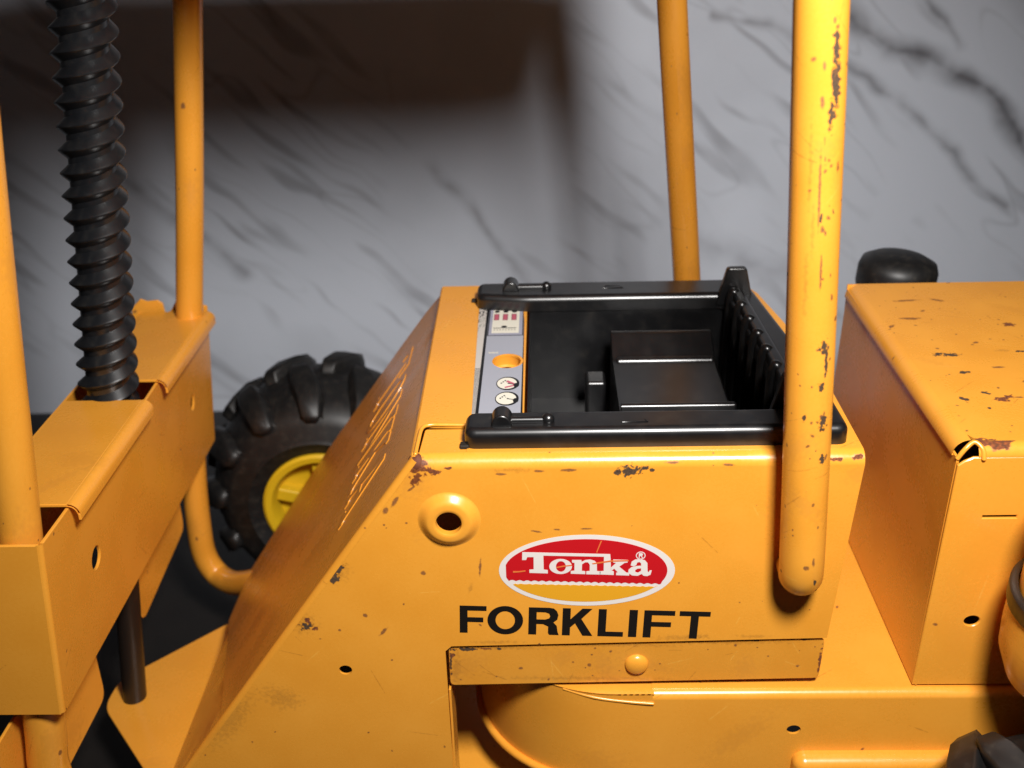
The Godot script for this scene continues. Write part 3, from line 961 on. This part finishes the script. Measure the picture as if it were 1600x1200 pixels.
# ------------------------------------------------------------------ black plastic tub with the seat
func cab_tub() -> void:
	var b := MB.new()
	var rim := rounded([Vector2(-0.0283, 0.0063), Vector2(0.0985, 0.0063), Vector2(0.0972, 0.05), Vector2(0.087, 0.1465), Vector2(-0.0308, 0.1465), Vector2(-0.0304, 0.1305), Vector2(-0.0115, 0.1275), Vector2(0.076, 0.1275), Vector2(0.083, 0.0212), Vector2(-0.0283, 0.0212)], 0.0042, 6)
	b.sheet(rim, [], 0.0068, Transform3D(XZ, Vector3(0, 0.1768, 0)), 0.0028, 6)
	var tub := part("cab_tub", b, M.black, truck)
	# the well
	b = MB.new()
	var lo := 0.128
	var hi := 0.174
	var c := [Vector3(-0.0078, 0, -0.0205), Vector3(0.0845, 0, -0.0205), Vector3(0.078, 0, -0.1282), Vector3(-0.0078, 0, -0.1282)]
	for i in 4:
		var p: Vector3 = c[i]
		var q: Vector3 = c[(i + 1) % 4]
		var inward := Vector3.UP.cross(q - p).normalized()
		if inward.dot(Vector3(0.035, 0, -0.075) - p) < 0: inward = -inward
		var top := 0.1685 if i == 3 else hi
		b.quad(p + Vector3(0, lo, 0), q + Vector3(0, lo, 0), q + Vector3(0, top, 0), p + Vector3(0, top, 0), inward)
	b.quad(c[0] + Vector3(0, lo, 0), c[1] + Vector3(0, lo, 0), c[2] + Vector3(0, lo, 0), c[3] + Vector3(0, lo, 0), Vector3.UP)
	part("well", b, M.black, tub)
	# bucket seat: section across the toy, drawn out along x
	b = MB.new()
	var sec := rounded([Vector2(0.036, 0.128), Vector2(0.119, 0.128), Vector2(0.1155, 0.166), Vector2(0.1125, 0.166), Vector2(0.1, 0.159), Vector2(0.0525, 0.159), Vector2(0.048, 0.1658), Vector2(0.0455, 0.1658)], 0.0034, 7)
	b.sheet(sec, [], 0.042, frame(Vector3(0.0685, 0, 0), Vector3(0, 0, -1), Vector3(0, 1, 0)), 0.0012, 4)
	b.tube([Vector3(0.029, 0.1584, -0.0993), Vector3(0.0665, 0.1584, -0.0993)], 0.0022, 16)
	part("seat", b, M.black, tub)
	b = MB.new()
	b.rbox(Vector3(0.0085, 0.0225, 0.012), 0.0016, Transform3D(Basis(), Vector3(0.0196, 0.1385, -0.1045)))
	part("footrest", b, M.black, tub)
	# ribbed backrest with wings
	b = MB.new()
	var bp := [Vector3(0.0838, 0.155, -0.024), Vector3(0.0838, 0.155, -0.0265), Vector3(0.0788, 0.155, -0.1265)]
	b.rbox(Vector3(0.005, 0.05, 0.104), 0.0018, Transform3D(Basis(Vector3.UP, 0.05), Vector3(0.0826, 0.1545, -0.0755)))
	var back := part("backrest", b, M.black, tub)
	for i in 7:
		var z := -0.124 + i * 0.0148
		b = MB.new()
		var x := 0.0803 - (z + 0.0755) * -0.05
		b.tube([Vector3(x - 0.001, 0.135, z), Vector3(x, 0.1765, z), Vector3(x + 0.0008, 0.1788, z)], 0.0026, 12)
		part("rib", b, M.black, back)
	for z in [-0.1275, -0.0235]:
		b = MB.new()
		var x0: float = 0.0 if z < -0.1 else 0.0035
		b.sheet(rounded([Vector2(0.0715, 0.172), Vector2(0.0875, 0.172), Vector2(0.0838, 0.1885), Vector2(0.0758, 0.1885)], 0.0014), [], 0.003, Transform3D(Basis(), Vector3(x0, 0, z + 0.0015)), 0.0007, 3)
		part("wing", b, M.black, back)
	# moulded levers on both rims
	for z in [-0.0128, -0.138]:
		b = MB.new()
		var arc := []
		for i in 15:
			arc.append(Vector2(cos(PI * i / 14) * 0.0036, sin(PI * i / 14) * 0.0044))
		b.sheet(arc, [], 0.0074, Transform3D(Basis(), Vector3(-0.0158, 0.1764, z + 0.0037)), 0.0008, 3)
		b.tube([Vector3(-0.0135, 0.1772, z), Vector3(-0.0015, 0.1772, z)], 0.0013, 12)
		b.ball(Vector3(-0.0003, 0.1775, z), 0.0022, 8)
		part("lever", b, M.black, tub)
		b = MB.new()
		var w := 0.0042
		b.tube([Vector3(0.0285 - w, 0.1768, z + 0.0016), Vector3(0.0285 + w, 0.1768, z + 0.0016), Vector3(0.0285 + w - 0.0012, 0.1768, z - 0.0012), Vector3(0.0285 - w + 0.0012, 0.1768, z - 0.0012), Vector3(0.0285 - w, 0.1768, z + 0.0016)], 0.0003, 8)
		part("moulded_mark", b, M.black, tub)


# ------------------------------------------------------------------ overhead guard
func guard() -> void:
	# long pictures for the posts: u round, v along
	var spots := []
	var rng := RandomNumberGenerator.new()
	rng.seed = 77
	for i in 50:
		var v := rng.randf()
		spots.append([(197 + rng.randfn() * 13) if i % 4 else rng.randf() * 240, v * 1200, rng.randf_range(1.0, 3.6), rng.randf_range(2.0, 9.0), [0, 3, 3, 3][rng.randi() % 4], rng.randf_range(-0.3, 0.3)])
	for s in [[203, 905, 8, 46, 0], [202, 950, 6, 30, 0], [197, 865, 4, 24, 0], [203, 395, 9, 14, 0], [198, 455, 6, 9, 0], [201, 520, 8, 11, 0], [205, 500, 3, 30, 0], [176, 700, 3, 40, 2], [170, 800, 3, 70, 2], [168, 620, 4, 50, 2], [184, 760, 2, 60, 3], [190, 640, 2, 30, 3], [180, 70, 40, 12, 2], [170, 45, 30, 9, 1], [204, 330, 5, 9, 0], [186, 130, 6, 5, 3], [176, 1020, 3, 3, 0]]:
		spots.append([s[0], s[1], s[2], s[3], s[4], 0.0])
	var pm := paint_material(enamel(240, 1200, 12, YELLOW, spots, 90))
	pm.uv1_scale = Vector3(1, 4.2, 1)
	var quiet := paint_material(enamel(240, 1000, 13, YELLOW, [], 40))
	quiet.uv1_scale = Vector3(1, 3.2, 1)
	var paths := [
		[0.0073, [Vector3(0.0838, 0.1278, -0.008), Vector3(0.0838, 0.1278, 0.003), Vector3(0.0832, 0.1288, 0.0078), Vector3(0.0826, 0.134, 0.0100), Vector3(0.0818, 0.15, 0.0104), Vector3(0.0803, 0.18, 0.0104), Vector3(0.0758, 0.26, 0.0104), Vector3(0.0731, 0.306, 0.0104), Vector3(0.0712, 0.34, 0.009), Vector3(0.069, 0.36, 0.001), Vector3(0.0675, 0.3635, -0.008)], pm],
		[0.0064, [Vector3(0.072, 0.09, -0.178), Vector3(0.0652, 0.17, -0.178), Vector3(0.0592, 0.236, -0.178), Vector3(0.0535, 0.3, -0.178), Vector3(0.051, 0.33, -0.178), Vector3(0.0475, 0.3635, -0.178)], quiet],
		[0.0073, [Vector3(-0.155, 0.012, -0.003), Vector3(-0.172, 0.009, 0.004), Vector3(-0.186, 0.016, 0.005), Vector3(-0.1905, 0.04, 0.005), Vector3(-0.1875, 0.065, 0.005), Vector3(-0.1795, 0.1417, 0.005), Vector3(-0.1625, 0.2794, 0.005), Vector3(-0.1545, 0.34, 0.004), Vector3(-0.152, 0.36, -0.003), Vector3(-0.151, 0.3635, -0.012)], quiet],
		[0.0064, [Vector3(-0.15, 0.0135, -0.153), Vector3(-0.163, 0.004, -0.164), Vector3(-0.172, -0.001, -0.172), Vector3(-0.181, -0.0015, -0.18), Vector3(-0.1866, 0.008, -0.182), Vector3(-0.1875, 0.025, -0.182), Vector3(-0.1845, 0.068, -0.182), Vector3(-0.1745, 0.145, -0.182), Vector3(-0.1645, 0.2104, -0.182), Vector3(-0.1526, 0.2946, -0.182), Vector3(-0.143, 0.3635, -0.182)], quiet]]
	for p in paths:
		var b := MB.new()
		b.tube(smooth_path(p[1], 7), p[0], 32)
		part("guard_post", b, p[2], truck)
	var b := MB.new()
	b.sheet(rounded([Vector2(-0.215, 0.002), Vector2(0.065, 0.002), Vector2(0.052, 0.19), Vector2(-0.205, 0.19)], 0.04, 8), [], 0.004, Transform3D(XZ, Vector3(0, 0.365, 0)), 0.0015, 3)
	part("guard_roof", b, M.paint, truck)


# ------------------------------------------------------------------ cross beam, lift screw
func lift() -> void:
	var lean := Vector3(0.095, 1.0, 0).normalized()
	# right wall of the box beam: local x = depth, local y = up the lean
	var o := Vector3(-0.1672, 0.1475, 0.015)
	var wall := frame(o, Vector3(0, 0, 1), lean)
	wall.basis = Basis(Vector3(0, 0, -1), lean, Vector3(0, 0, -1).cross(lean))
	var b := MB.new()
	b.sheet([Vector2(0.0015, 0), Vector2(0.0015, -0.07), Vector2(0.003, -0.072), Vector2(0.205, -0.072), Vector2(0.205, 0.0), Vector2(0.123, 0.0), Vector2(0.095, -0.001)], [circle(Vector2(0.042, -0.0335), 0.0042, 0.0046, 24), circle(Vector2(0.171, -0.033), 0.0028, 0.004, 20)], 0.001, wall, 0.0003, 1)
	# near end and the fold between them
	var end := Transform3D(Basis(Vector3(1, 0, 0), lean, Vector3(0, 0, 1)), o)
	b.sheet([Vector2(-0.0475, 0), Vector2(-0.0012, 0), Vector2(-0.0012, -0.072), Vector2(-0.026, -0.072), Vector2(-0.031, -0.069), Vector2(-0.0475, -0.06)], [], 0.001, end, 0.0003, 1)
	b.fold(o, o - lean * 0.0715, Vector3(0, 0, 1), wall.basis.z, 0.0018, 6)
	var beam := part("cross_beam", b, M.paint, truck)
	# back wall and far end with a torn top
	b = MB.new()
	var bw := wall
	bw.origin += Vector3(-0.0335, 0, 0)
	b.sheet([Vector2(0.0, 0), Vector2(0.0, -0.072), Vector2(0.205, -0.072), Vector2(0.205, 0.0)], [], 0.001, bw)
	part("back_wall", b, M.paint, beam)
	b = MB.new()
	var fe := Transform3D(Basis(Vector3(1, 0, 0), lean, Vector3(0, 0, 1)), o + Vector3(0, 0, -0.205))
	b.sheet([Vector2(-0.0005, -0.072), Vector2(-0.0005, 0.003), Vector2(-0.006, 0.0045), Vector2(-0.012, 0.0062), Vector2(-0.016, 0.0058), Vector2(-0.0185, 0.001), Vector2(-0.0215, -0.001), Vector2(-0.0225, 0.0048), Vector2(-0.025, 0.0066), Vector2(-0.030, 0.006), Vector2(-0.0335, 0.0073), Vector2(-0.0365, 0.004), Vector2(-0.038, 0.003), Vector2(-0.038, -0.072)], [], 0.001, fe, 0.0003, 1)
	part("far_end", b, M.paint, beam)
	# two plates that close the top, rolled over the right wall
	for span in [[-0.008, -0.0895], [-0.1085, -0.187]]:
		b = MB.new()
		var y := 0.1492
		var x1 := -0.1632
		b.sheet([Vector2(-0.1995, -span[0]), Vector2(x1 - 0.004, -span[0]), Vector2(x1 - 0.004, -span[1]), Vector2(-0.1995, -span[1])], [], 0.001, Transform3D(XZ, Vector3(0, y, 0)), 0.0003, 1)
		b.fold(Vector3(x1, y, span[0]), Vector3(x1, y, span[1]), Vector3(0, 1, 0), Vector3(1, 0, 0), 0.004, 8)
		b.fold(Vector3(x1 - 0.001, y - 0.001, span[0]), Vector3(x1 - 0.001, y - 0.001, span[1]), Vector3(0, 1, 0), Vector3(1, 0, 0), 0.003, 7)
		b.rbox(Vector3(0.001, 0.0026, span[0] - span[1]), 0.0003, Transform3D(Basis(), Vector3(x1 - 0.0005, y - 0.0052, (span[0] + span[1]) / 2)))
		part("top_plate", b, M.paint, beam)
	# tabs that hang below
	for span in [[0.0, -0.048], [-0.098, -0.168]]:
		b = MB.new()
		var x := Transform3D(Basis(Vector3(0, 0, -1), Vector3(0, 1, 0), Vector3(0, 0, -1).cross(Vector3(0, 1, 0))), Vector3(-0.19, 0, 0))
		x.basis.z = Vector3(1, 0, 0)
		b.sheet(rounded([Vector2(-span[0], 0.09), Vector2(-span[0], 0.0295), Vector2(-span[1], 0.0295 if span[0] > -0.01 else 0.036), Vector2(-span[1], 0.09)], 0.006), [], 0.001, x, 0.0003, 1)
		part("hanging_tab", b, M.paint, beam)
	b = MB.new()
	b.rbox(Vector3(0.0012, 0.05, 0.075), 0.0004, Transform3D(Basis(Vector3(0, 0, 1), -0.1), Vector3(-0.2, 0.043, -0.012)))
	part("carriage_plate", b, M.paint, beam)
	# the lift screw: right-hand thread of V section about a leaning axis
	var a0 := Vector3(-0.2026, -0.003, -0.099)
	var a1 := Vector3(-0.1648, 0.312, -0.099)
	var ax := (a1 - a0).normalized()
	var e1 := Vector3(0, 0, 1)
	var e2 := ax.cross(e1).normalized()
	var start := a0 + ax * 0.125
	var pitch := 0.0089
	var turns := 12
	var segs := 40
	b = MB.new()
	var prof := [Vector2(0.0089, -0.5), Vector2(0.0089, -0.36), Vector2(0.0118, -0.07), Vector2(0.0122, -0.02), Vector2(0.0122, 0.03), Vector2(0.0118, 0.08), Vector2(0.0089, 0.4), Vector2(0.0089, 0.5)]
	var rows := []
	for i in turns * segs + 1:
		var ang := TAU * i / segs
		var radial := e1 * cos(ang) + e2 * sin(ang)
		var row := []
		for q in prof:
			row.append(start + ax * (pitch * (2.0 * float(i) / segs + q.y)) + radial * q.x)
		rows.append(row)
	# flat bands between the crest and the valley, so that the thread keeps its edges
	for begin in 2:
		for j in prof.size() - 1:
			var band := []
			for row in rows:
				var pair := [row[j], row[j + 1]]
				if begin == 1:
					for q in 2:
						pair[q] = a0 + (pair[q] - a0).rotated(ax, PI)
				band.append(pair)
			b.grid(band)
	var screw := part("lift_screw", b, M.screw, truck)
	b = MB.new()
	b.tube([Vector3(-0.1958, -0.008, -0.0845), Vector3(-0.1815, 0.125, -0.0875)], 0.0054, 24, false)
	part("screw_shaft", b, M.rod, screw)
	# deck tongue at the front
	b = MB.new()
	b.sheet(rounded([Vector2(-0.1625, 0.022), Vector2(-0.2075, 0.0855 - 0.0075), Vector2(-0.2065, 0.0965), Vector2(-0.1625, 0.142)], 0.007, 6), [], 0.0012, Transform3D(XZ, Vector3(0, -0.003, 0)), 0.0003, 1)
	part("front_deck", b, M.paint, truck)


# ------------------------------------------------------------------ chassis
func chassis() -> void:
	var b := MB.new()
	var y1 := 0.0738
	var zf := 0.003
	var r := 0.0032
	b.sheet([Vector2(0.036, 0.012), Vector2(0.29, 0.012), Vector2(0.29, y1 - r), Vector2(0.036, y1 - r)], [circle(Vector2(0.0877, 0.0565), 0.0026, 0.0021, 20)], 0.001, Transform3D(Basis(), Vector3(0, 0, zf)))
	b.fold(Vector3(0.036, y1, zf), Vector3(0.29, y1, zf), Vector3(0, 0, 1), Vector3(0, 1, 0), r, 8)
	b.sheet([Vector2(-0.02, 0.05), Vector2(0.036, 0.05), Vector2(0.036, -zf + r), Vector2(0.29, -zf + r), Vector2(0.29, 0.16), Vector2(-0.02, 0.16)], [], 0.001, Transform3D(XZ, Vector3(0, y1, 0)))
	var ch := part("chassis", b, M.paint, truck)
	# rounded nose with a turned lip
	var c := Vector3(0.0235, 0, -0.0505)
	var rad := 0.0535
	var wall := []
	var ledge := [Vector2(0.0365, 0.06), Vector2(0.0365, -zf)]
	var lip := []
	for i in 29:
		var a := PI / 2 - deg_to_rad(112) * i / 28.0
		var d := Vector3(-cos(a), 0, sin(a))
		wall.append([c + d * rad + Vector3(0, 0.031, 0), c + d * rad + Vector3(0, 0.0735, 0)])
		if a > 0.2:
			ledge.append(Vector2((c + d * rad).x, -(c + d * rad).z))
		lip.append(c + d * (rad + 0.0008) + Vector3(0, 0.031, 0))
	wall.push_front([Vector3(0.036, 0.031, zf), Vector3(0.036, 0.0735, zf)])
	lip.push_front(Vector3(0.06, 0.031, zf + 0.0006))
	b = MB.new()
	b.grid(wall)
	b.sheet(ledge, [], 0.0006, Transform3D(XZ, Vector3(0, 0.0735, 0)))
	var nose := part("nose", b, M.paint, ch)
	b = MB.new()
	b.tube(lip, 0.0016, 12)
	part("turned_lip", b, M.paint, nose)
	b = MB.new()
	b.tube(smooth_path([Vector3(0.0362, 0.0692, zf + 0.0002), Vector3(0.027, 0.07, zf), Vector3(0.015, 0.0714, 0.0022), Vector3(0.004, 0.0728, -0.001)], 4), 0.0006, 8)
	part("seam", b, M.paint, nose)
	# raised bead along the lower side
	b = MB.new()
	b.rbox(Vector3(0.09, 0.036, 0.012), 0.0045, Transform3D(Basis(), Vector3(0.133, 0.0285, 0.003)), 5)
	part("side_bead", b, M.paint, ch)
	# low deck seen behind the lip
	b = MB.new()
	b.rbox(Vector3(0.12, 0.0012, 0.13), 0.0004, Transform3D(Basis(), Vector3(0.0, 0.008, -0.08)))
	part("axle_deck", b, M.paint, ch)


# ------------------------------------------------------------------ engine cover
func engine() -> void:
	var px := func(x: float, zz: float) -> Vector2: return Vector2((x - 0.13) / 0.0002, zz / 0.0002)
	var spots := []
	for s in [[0.152, 0.072, 12, 5, 0, -0.1], [0.148, 0.0725, 6, 4, 0, 0], [0.1525, 0.056, 6, 4, 0, 0], [0.148, 0.108, 14, 4, 3, 0], [0.154, 0.039, 4, 4, 0, 0], [0.158, 0.034, 9, 6, 1, 0], [0.161, 0.036, 6, 3, 1, 0.3], [0.164, 0.035, 5, 2, 3, 0], [0.176, 0.047, 7, 6, 0, 0], [0.178, 0.056, 6, 3, 2, 0], [0.166, 0.06, 8, 3, 3, 0], [0.173, 0.075, 8, 4, 2, 0], [0.18, 0.074, 10, 2.4, 0, 0], [0.185, 0.1, 8, 6, 1, 0], [0.152, 0.128, 18, 3, 3, 0.1], [0.165, 0.128, 10, 3, 3, -0.5], [0.167, 0.019, 5, 3, 0, 0.4], [0.17, 0.017, 3, 2, 0, 0.2], [0.168, 0.0045, 7, 5, 3, 0], [0.165, 0.006, 4, 6, 3, 0], [0.1395, 0.004, 9, 6, 1, 0.4], [0.1425, 0.0035, 7, 6, 1, 0], [0.145, 0.034, 4, 6, 0, 0.4], [0.151, 0.027, 2, 2, 0, 0], [0.138, 0.1, 8, 3, 3, 0.8]]:
		var c: Vector2 = px.call(s[0], s[1])
		spots.append([c.x, c.y, s[2] * 1.7, s[3] * 1.7, s[4], s[5]])
	var lid_m := paint_material(enamel(450, 760, 17, YELLOW, spots, 90))
	var x0 := 0.1325
	var top := 0.172
	var zb := -0.148
	var r := 0.0055
	var rn := 0.004
	# body: near side and left face
	var b := MB.new()
	b.sheet([Vector2(x0 - 0.0033, 0.0745), Vector2(0.29, 0.0745), Vector2(0.29, top - rn), Vector2(x0 + 0.0048, top - rn), Vector2(x0 + 0.0018, 0.1665), Vector2(x0, 0.165)], [[Vector2(0.1434, 0.1458), Vector2(0.1434, 0.1448), Vector2(0.1546, 0.1448), Vector2(0.1546, 0.1458)], circle(Vector2(0.1462, 0.1027), 0.0027, 0.0021, 22, 0.1)], 0.0009, Transform3D(Basis(), Vector3.ZERO), 0.0003, 1)
	var left := frame(Vector3(x0 - 0.0033, 0.0745, -0.0016), Vector3(0, 0, -1), Vector3(0.0033, 0.095, 0))
	left.basis = Basis(Vector3(0, 0, -1), Vector3(0.0345, 0.9994, 0).normalized(), Vector3(-0.9994, 0.0345, 0))
	b.sheet([Vector2(0, 0.0), Vector2(0.146, 0), Vector2(0.146, 0.0955), Vector2(0, 0.0925)], [], 0.0009, left)
	b.fold(Vector3(x0 - 0.0033, 0.0745, 0), Vector3(x0, 0.1655, 0), Vector3(0, 0, 1), left.basis.z, 0.0016, 6)
	var cover := part("engine_cover", b, M.paint, truck)
	b = MB.new()
	b.sheet([Vector2(x0 + r + 0.0014, rn), Vector2(0.29, rn), Vector2(0.29, -zb), Vector2(x0 + r - 0.0008, -zb), Vector2(x0 + r - 0.0008, 0.0085)], [], 0.0009, Transform3D(XZ, Vector3(0, top, 0)), 0.0, 1, Vector2(1 / 0.09, 1 / 0.152), Vector2(0.13, 0.0))
	var xl := x0 - 0.0008
	b.fold(Vector3(xl, top, -0.0045), Vector3(xl, top, zb), Vector3(0, 1, 0), Vector3(-1, 0, 0), r, 8, Vector2(0.075, 0.05), Vector2(0.075, 0.98), Vector2(-6, 0))
	b.quad(Vector3(xl, top - r, -0.0045), Vector3(xl, top - r, zb), Vector3(xl + 0.0009, top - r, zb), Vector3(xl + 0.0009, top - r, -0.0045), Vector3.DOWN)
	b.fold(Vector3(x0 + 0.0062, top, 0), Vector3(0.29, top, 0), Vector3(0, 1, 0), Vector3(0, 0, 1), rn, 8, Vector2(0.1, 0.03), Vector2(0.94, 0.03), Vector2(0, -5))
	part("lid", b, lid_m, cover)
	b = MB.new()
	b.tube(smooth_path([Vector3(x0 + 0.0002, 0.1668, -0.0018), Vector3(x0 + 0.0022, 0.1702, -0.0018), Vector3(x0 + 0.0052, 0.1722, -0.0028), Vector3(x0 + 0.0074, 0.1706, -0.0008), Vector3(x0 + 0.0078, 0.1676, 0.0004)], 5), 0.0008, 10)
	part("curled_corner", b, M.paint, cover)
	b = MB.new()
	b.sheet([Vector2(x0, 0.0745), Vector2(0.29, 0.0745), Vector2(0.29, top), Vector2(x0, top)], [], 0.0009, Transform3D(Basis(), Vector3(0, 0, zb)))
	part("far_side", b, M.paint, cover)
	b = MB.new()
	b.rbox(Vector3(0.001, 0.0965, 0.146), 0.0004, Transform3D(Basis(), Vector3(0.2895, 0.1225, -0.074)))
	part("rear_panel", b, M.paint, cover)
	# black cap that stands behind the cover
	b = MB.new()
	b.lathe([Vector2(0.011, 0.07), Vector2(0.011, 0.163), Vector2(0.0172, 0.1655), Vector2(0.018, 0.168), Vector2(0.018, 0.176), Vector2(0.0168, 0.1795), Vector2(0.012, 0.182), Vector2(0.006, 0.183), Vector2(0.0001, 0.1832)], Transform3D(Basis(Vector3(0, 0, 1), -0.07), Vector3(0.1505, -0.0065, -0.176)), 40, 50)
	part("breather_cap", b, M.rubber, truck)
	# round bottle holder at the side, only its edge in view
	b = MB.new()
	var hx := Transform3D(Basis(Vector3(1, 0, 0), 0.1), Vector3(0.1692, 0.0, 0.0135))
	b.lathe([Vector2(0.0001, 0.09), Vector2(0.011, 0.0915), Vector2(0.0185, 0.098), Vector2(0.0222, 0.108), Vector2(0.0228, 0.117), Vector2(0.0228, 0.127), Vector2(0.0205, 0.1285), Vector2(0.0205, 0.165), Vector2(0.017, 0.172), Vector2(0.0001, 0.174)], hx, 48, 50)
	var bottle := part("gas_bottle", b, M.paint, truck)
	b = MB.new()
	b.lathe([Vector2(0.0229, 0.1268), Vector2(0.0235, 0.1275), Vector2(0.0235, 0.133), Vector2(0.0225, 0.1338), Vector2(0.021, 0.1338)], hx, 48, 50)
	part("strap", b, M.rod, bottle)


# ------------------------------------------------------------------ wheels
func wheel_mesh(rad: float, wide: float, hub: float, n: int) -> Node3D:
	# axis along local z, near (inner) face towards +z, centre of the wheel at the middle of its width
	var w := Node3D.new()
	w.name = "wheel"
	var k := rad / 0.072
	var half := wide / 2
	var turn := Transform3D(Basis(Vector3(1, 0, 0), Vector3(0, 0, 1), Vector3(0, -1, 0)), Vector3.ZERO)
	var b := MB.new()
	var prof := [Vector2(hub, half - 0.006), Vector2(hub + 0.001, half - 0.002), Vector2(hub + 0.006 * k, half), Vector2(hub + 0.008 * k, half + 0.0012), Vector2(hub + 0.010 * k, half), Vector2(0.05 * k, half - 0.001), Vector2(0.056 * k, half - 0.005), Vector2(0.0605 * k, half - 0.012), Vector2(0.0645 * k, half - 0.022), Vector2(0.0665 * k, 0),
		Vector2(0.0645 * k, -half + 0.022), Vector2(0.0605 * k, -half + 0.012), Vector2(0.056 * k, -half + 0.005), Vector2(0.05 * k, -half), Vector2(hub, -half + 0.004)]
	b.lathe(prof, turn, 64, 50)
	part("tyre", b, M.rubber, w)
	# one lug, turned round the tyre for both shoulders
	for side in [1.0, -1.0]:
		b = MB.new()
		var stations := [[0.0515, half - 0.003, 0.0, 0.003, 0.0], [0.053, half + 0.0002, 0.002, 0.0045, 0.6], [0.0575, half + 0.001, 0.01, 0.0062, 0.9], [0.0655, half - 0.007, 0.035, 0.0068, 1.0], [0.0702, half - 0.018, 0.08, 0.0066, 1.0], [0.072, half - 0.03, 0.14, 0.0055, 1.0], [0.0716, half - 0.036, 0.17, 0.0035, 0.9], [0.066, half - 0.038, 0.18, 0.003, 0.8]]
		var rows := []
		for s in stations:
			var rr: float = s[0] * k
			var zz: float = s[1] * side
			var row := []
			for c in [[-1.32, -0.0065], [-1.12, -0.0022], [-0.98, -0.0006], [-0.75, 0.0], [0.75, 0.0], [0.98, -0.0006], [1.12, -0.0022], [1.32, -0.0065]]:
				var a: float = s[2] + c[0] * s[3] / 0.066
				var dr: float = c[1] * (1.0 if s[4] > 0 else 0.2)
				var zin: float = zz - side * (0.004 if c[1] < 0 and s[1] > half - 0.01 else 0.0)
				row.append(Vector3(cos(a) * (rr + dr), sin(a) * (rr + dr), zin))
			rows.append(row)
		b.grid(rows, false, false, side > 0)
		var mesh := b.mesh()
		for i in n:
			var l := part("lug", mesh, M.rubber, w)
			l.rotation.z = TAU * (i + (0.5 if side < 0 else 0.0)) / n
	# yellow hub: rim ring, dish and spokes
	b = MB.new()
	b.lathe([Vector2(hub + 0.0005, half - 0.009), Vector2(hub + 0.0005, half - 0.001), Vector2(hub - 0.001, half), Vector2(hub - 0.004, half - 0.0005), Vector2(hub - 0.006, half - 0.004), Vector2(hub - 0.0065, half - 0.012), Vector2(hub * 0.3, half - 0.014), Vector2(hub * 0.3, half - 0.004), Vector2(hub * 0.2, half - 0.003), Vector2(0.0001, half - 0.003)], turn, 48, 35)
	var rim := part("rim", b, M.lemon, w)
	for i in 5:
		b = MB.new()
		b.rbox(Vector3(hub * 0.6, 0.0075, 0.01), 0.0012, Transform3D(Basis(Vector3(0, 0, 1), TAU * i / 5.0 + 0.25), Vector3(cos(TAU * i / 5.0 + 0.25), sin(TAU * i / 5.0 + 0.25), 0) * hub * 0.52 + Vector3(0, 0, half - 0.0105)))
		# spokes belong to the wheel
		part("spoke", b, M.lemon, w)
	return w


func wheels() -> void:
	var a := wheel_mesh(0.072, 0.07, 0.0325, 13)
	truck.add_child(a)
	a.position = Vector3(-0.122, 0.031, -0.193 - 0.035) - truck.position
	a.rotation.z = 0.14
	var c := wheel_mesh(0.064, 0.05, 0.028, 12)
	c.name = "wheel_001"
	truck.add_child(c, true)
	c.position = Vector3(0.172, GROUND + 0.0645, 0.042) - truck.position
	c.rotation.z = 0.3
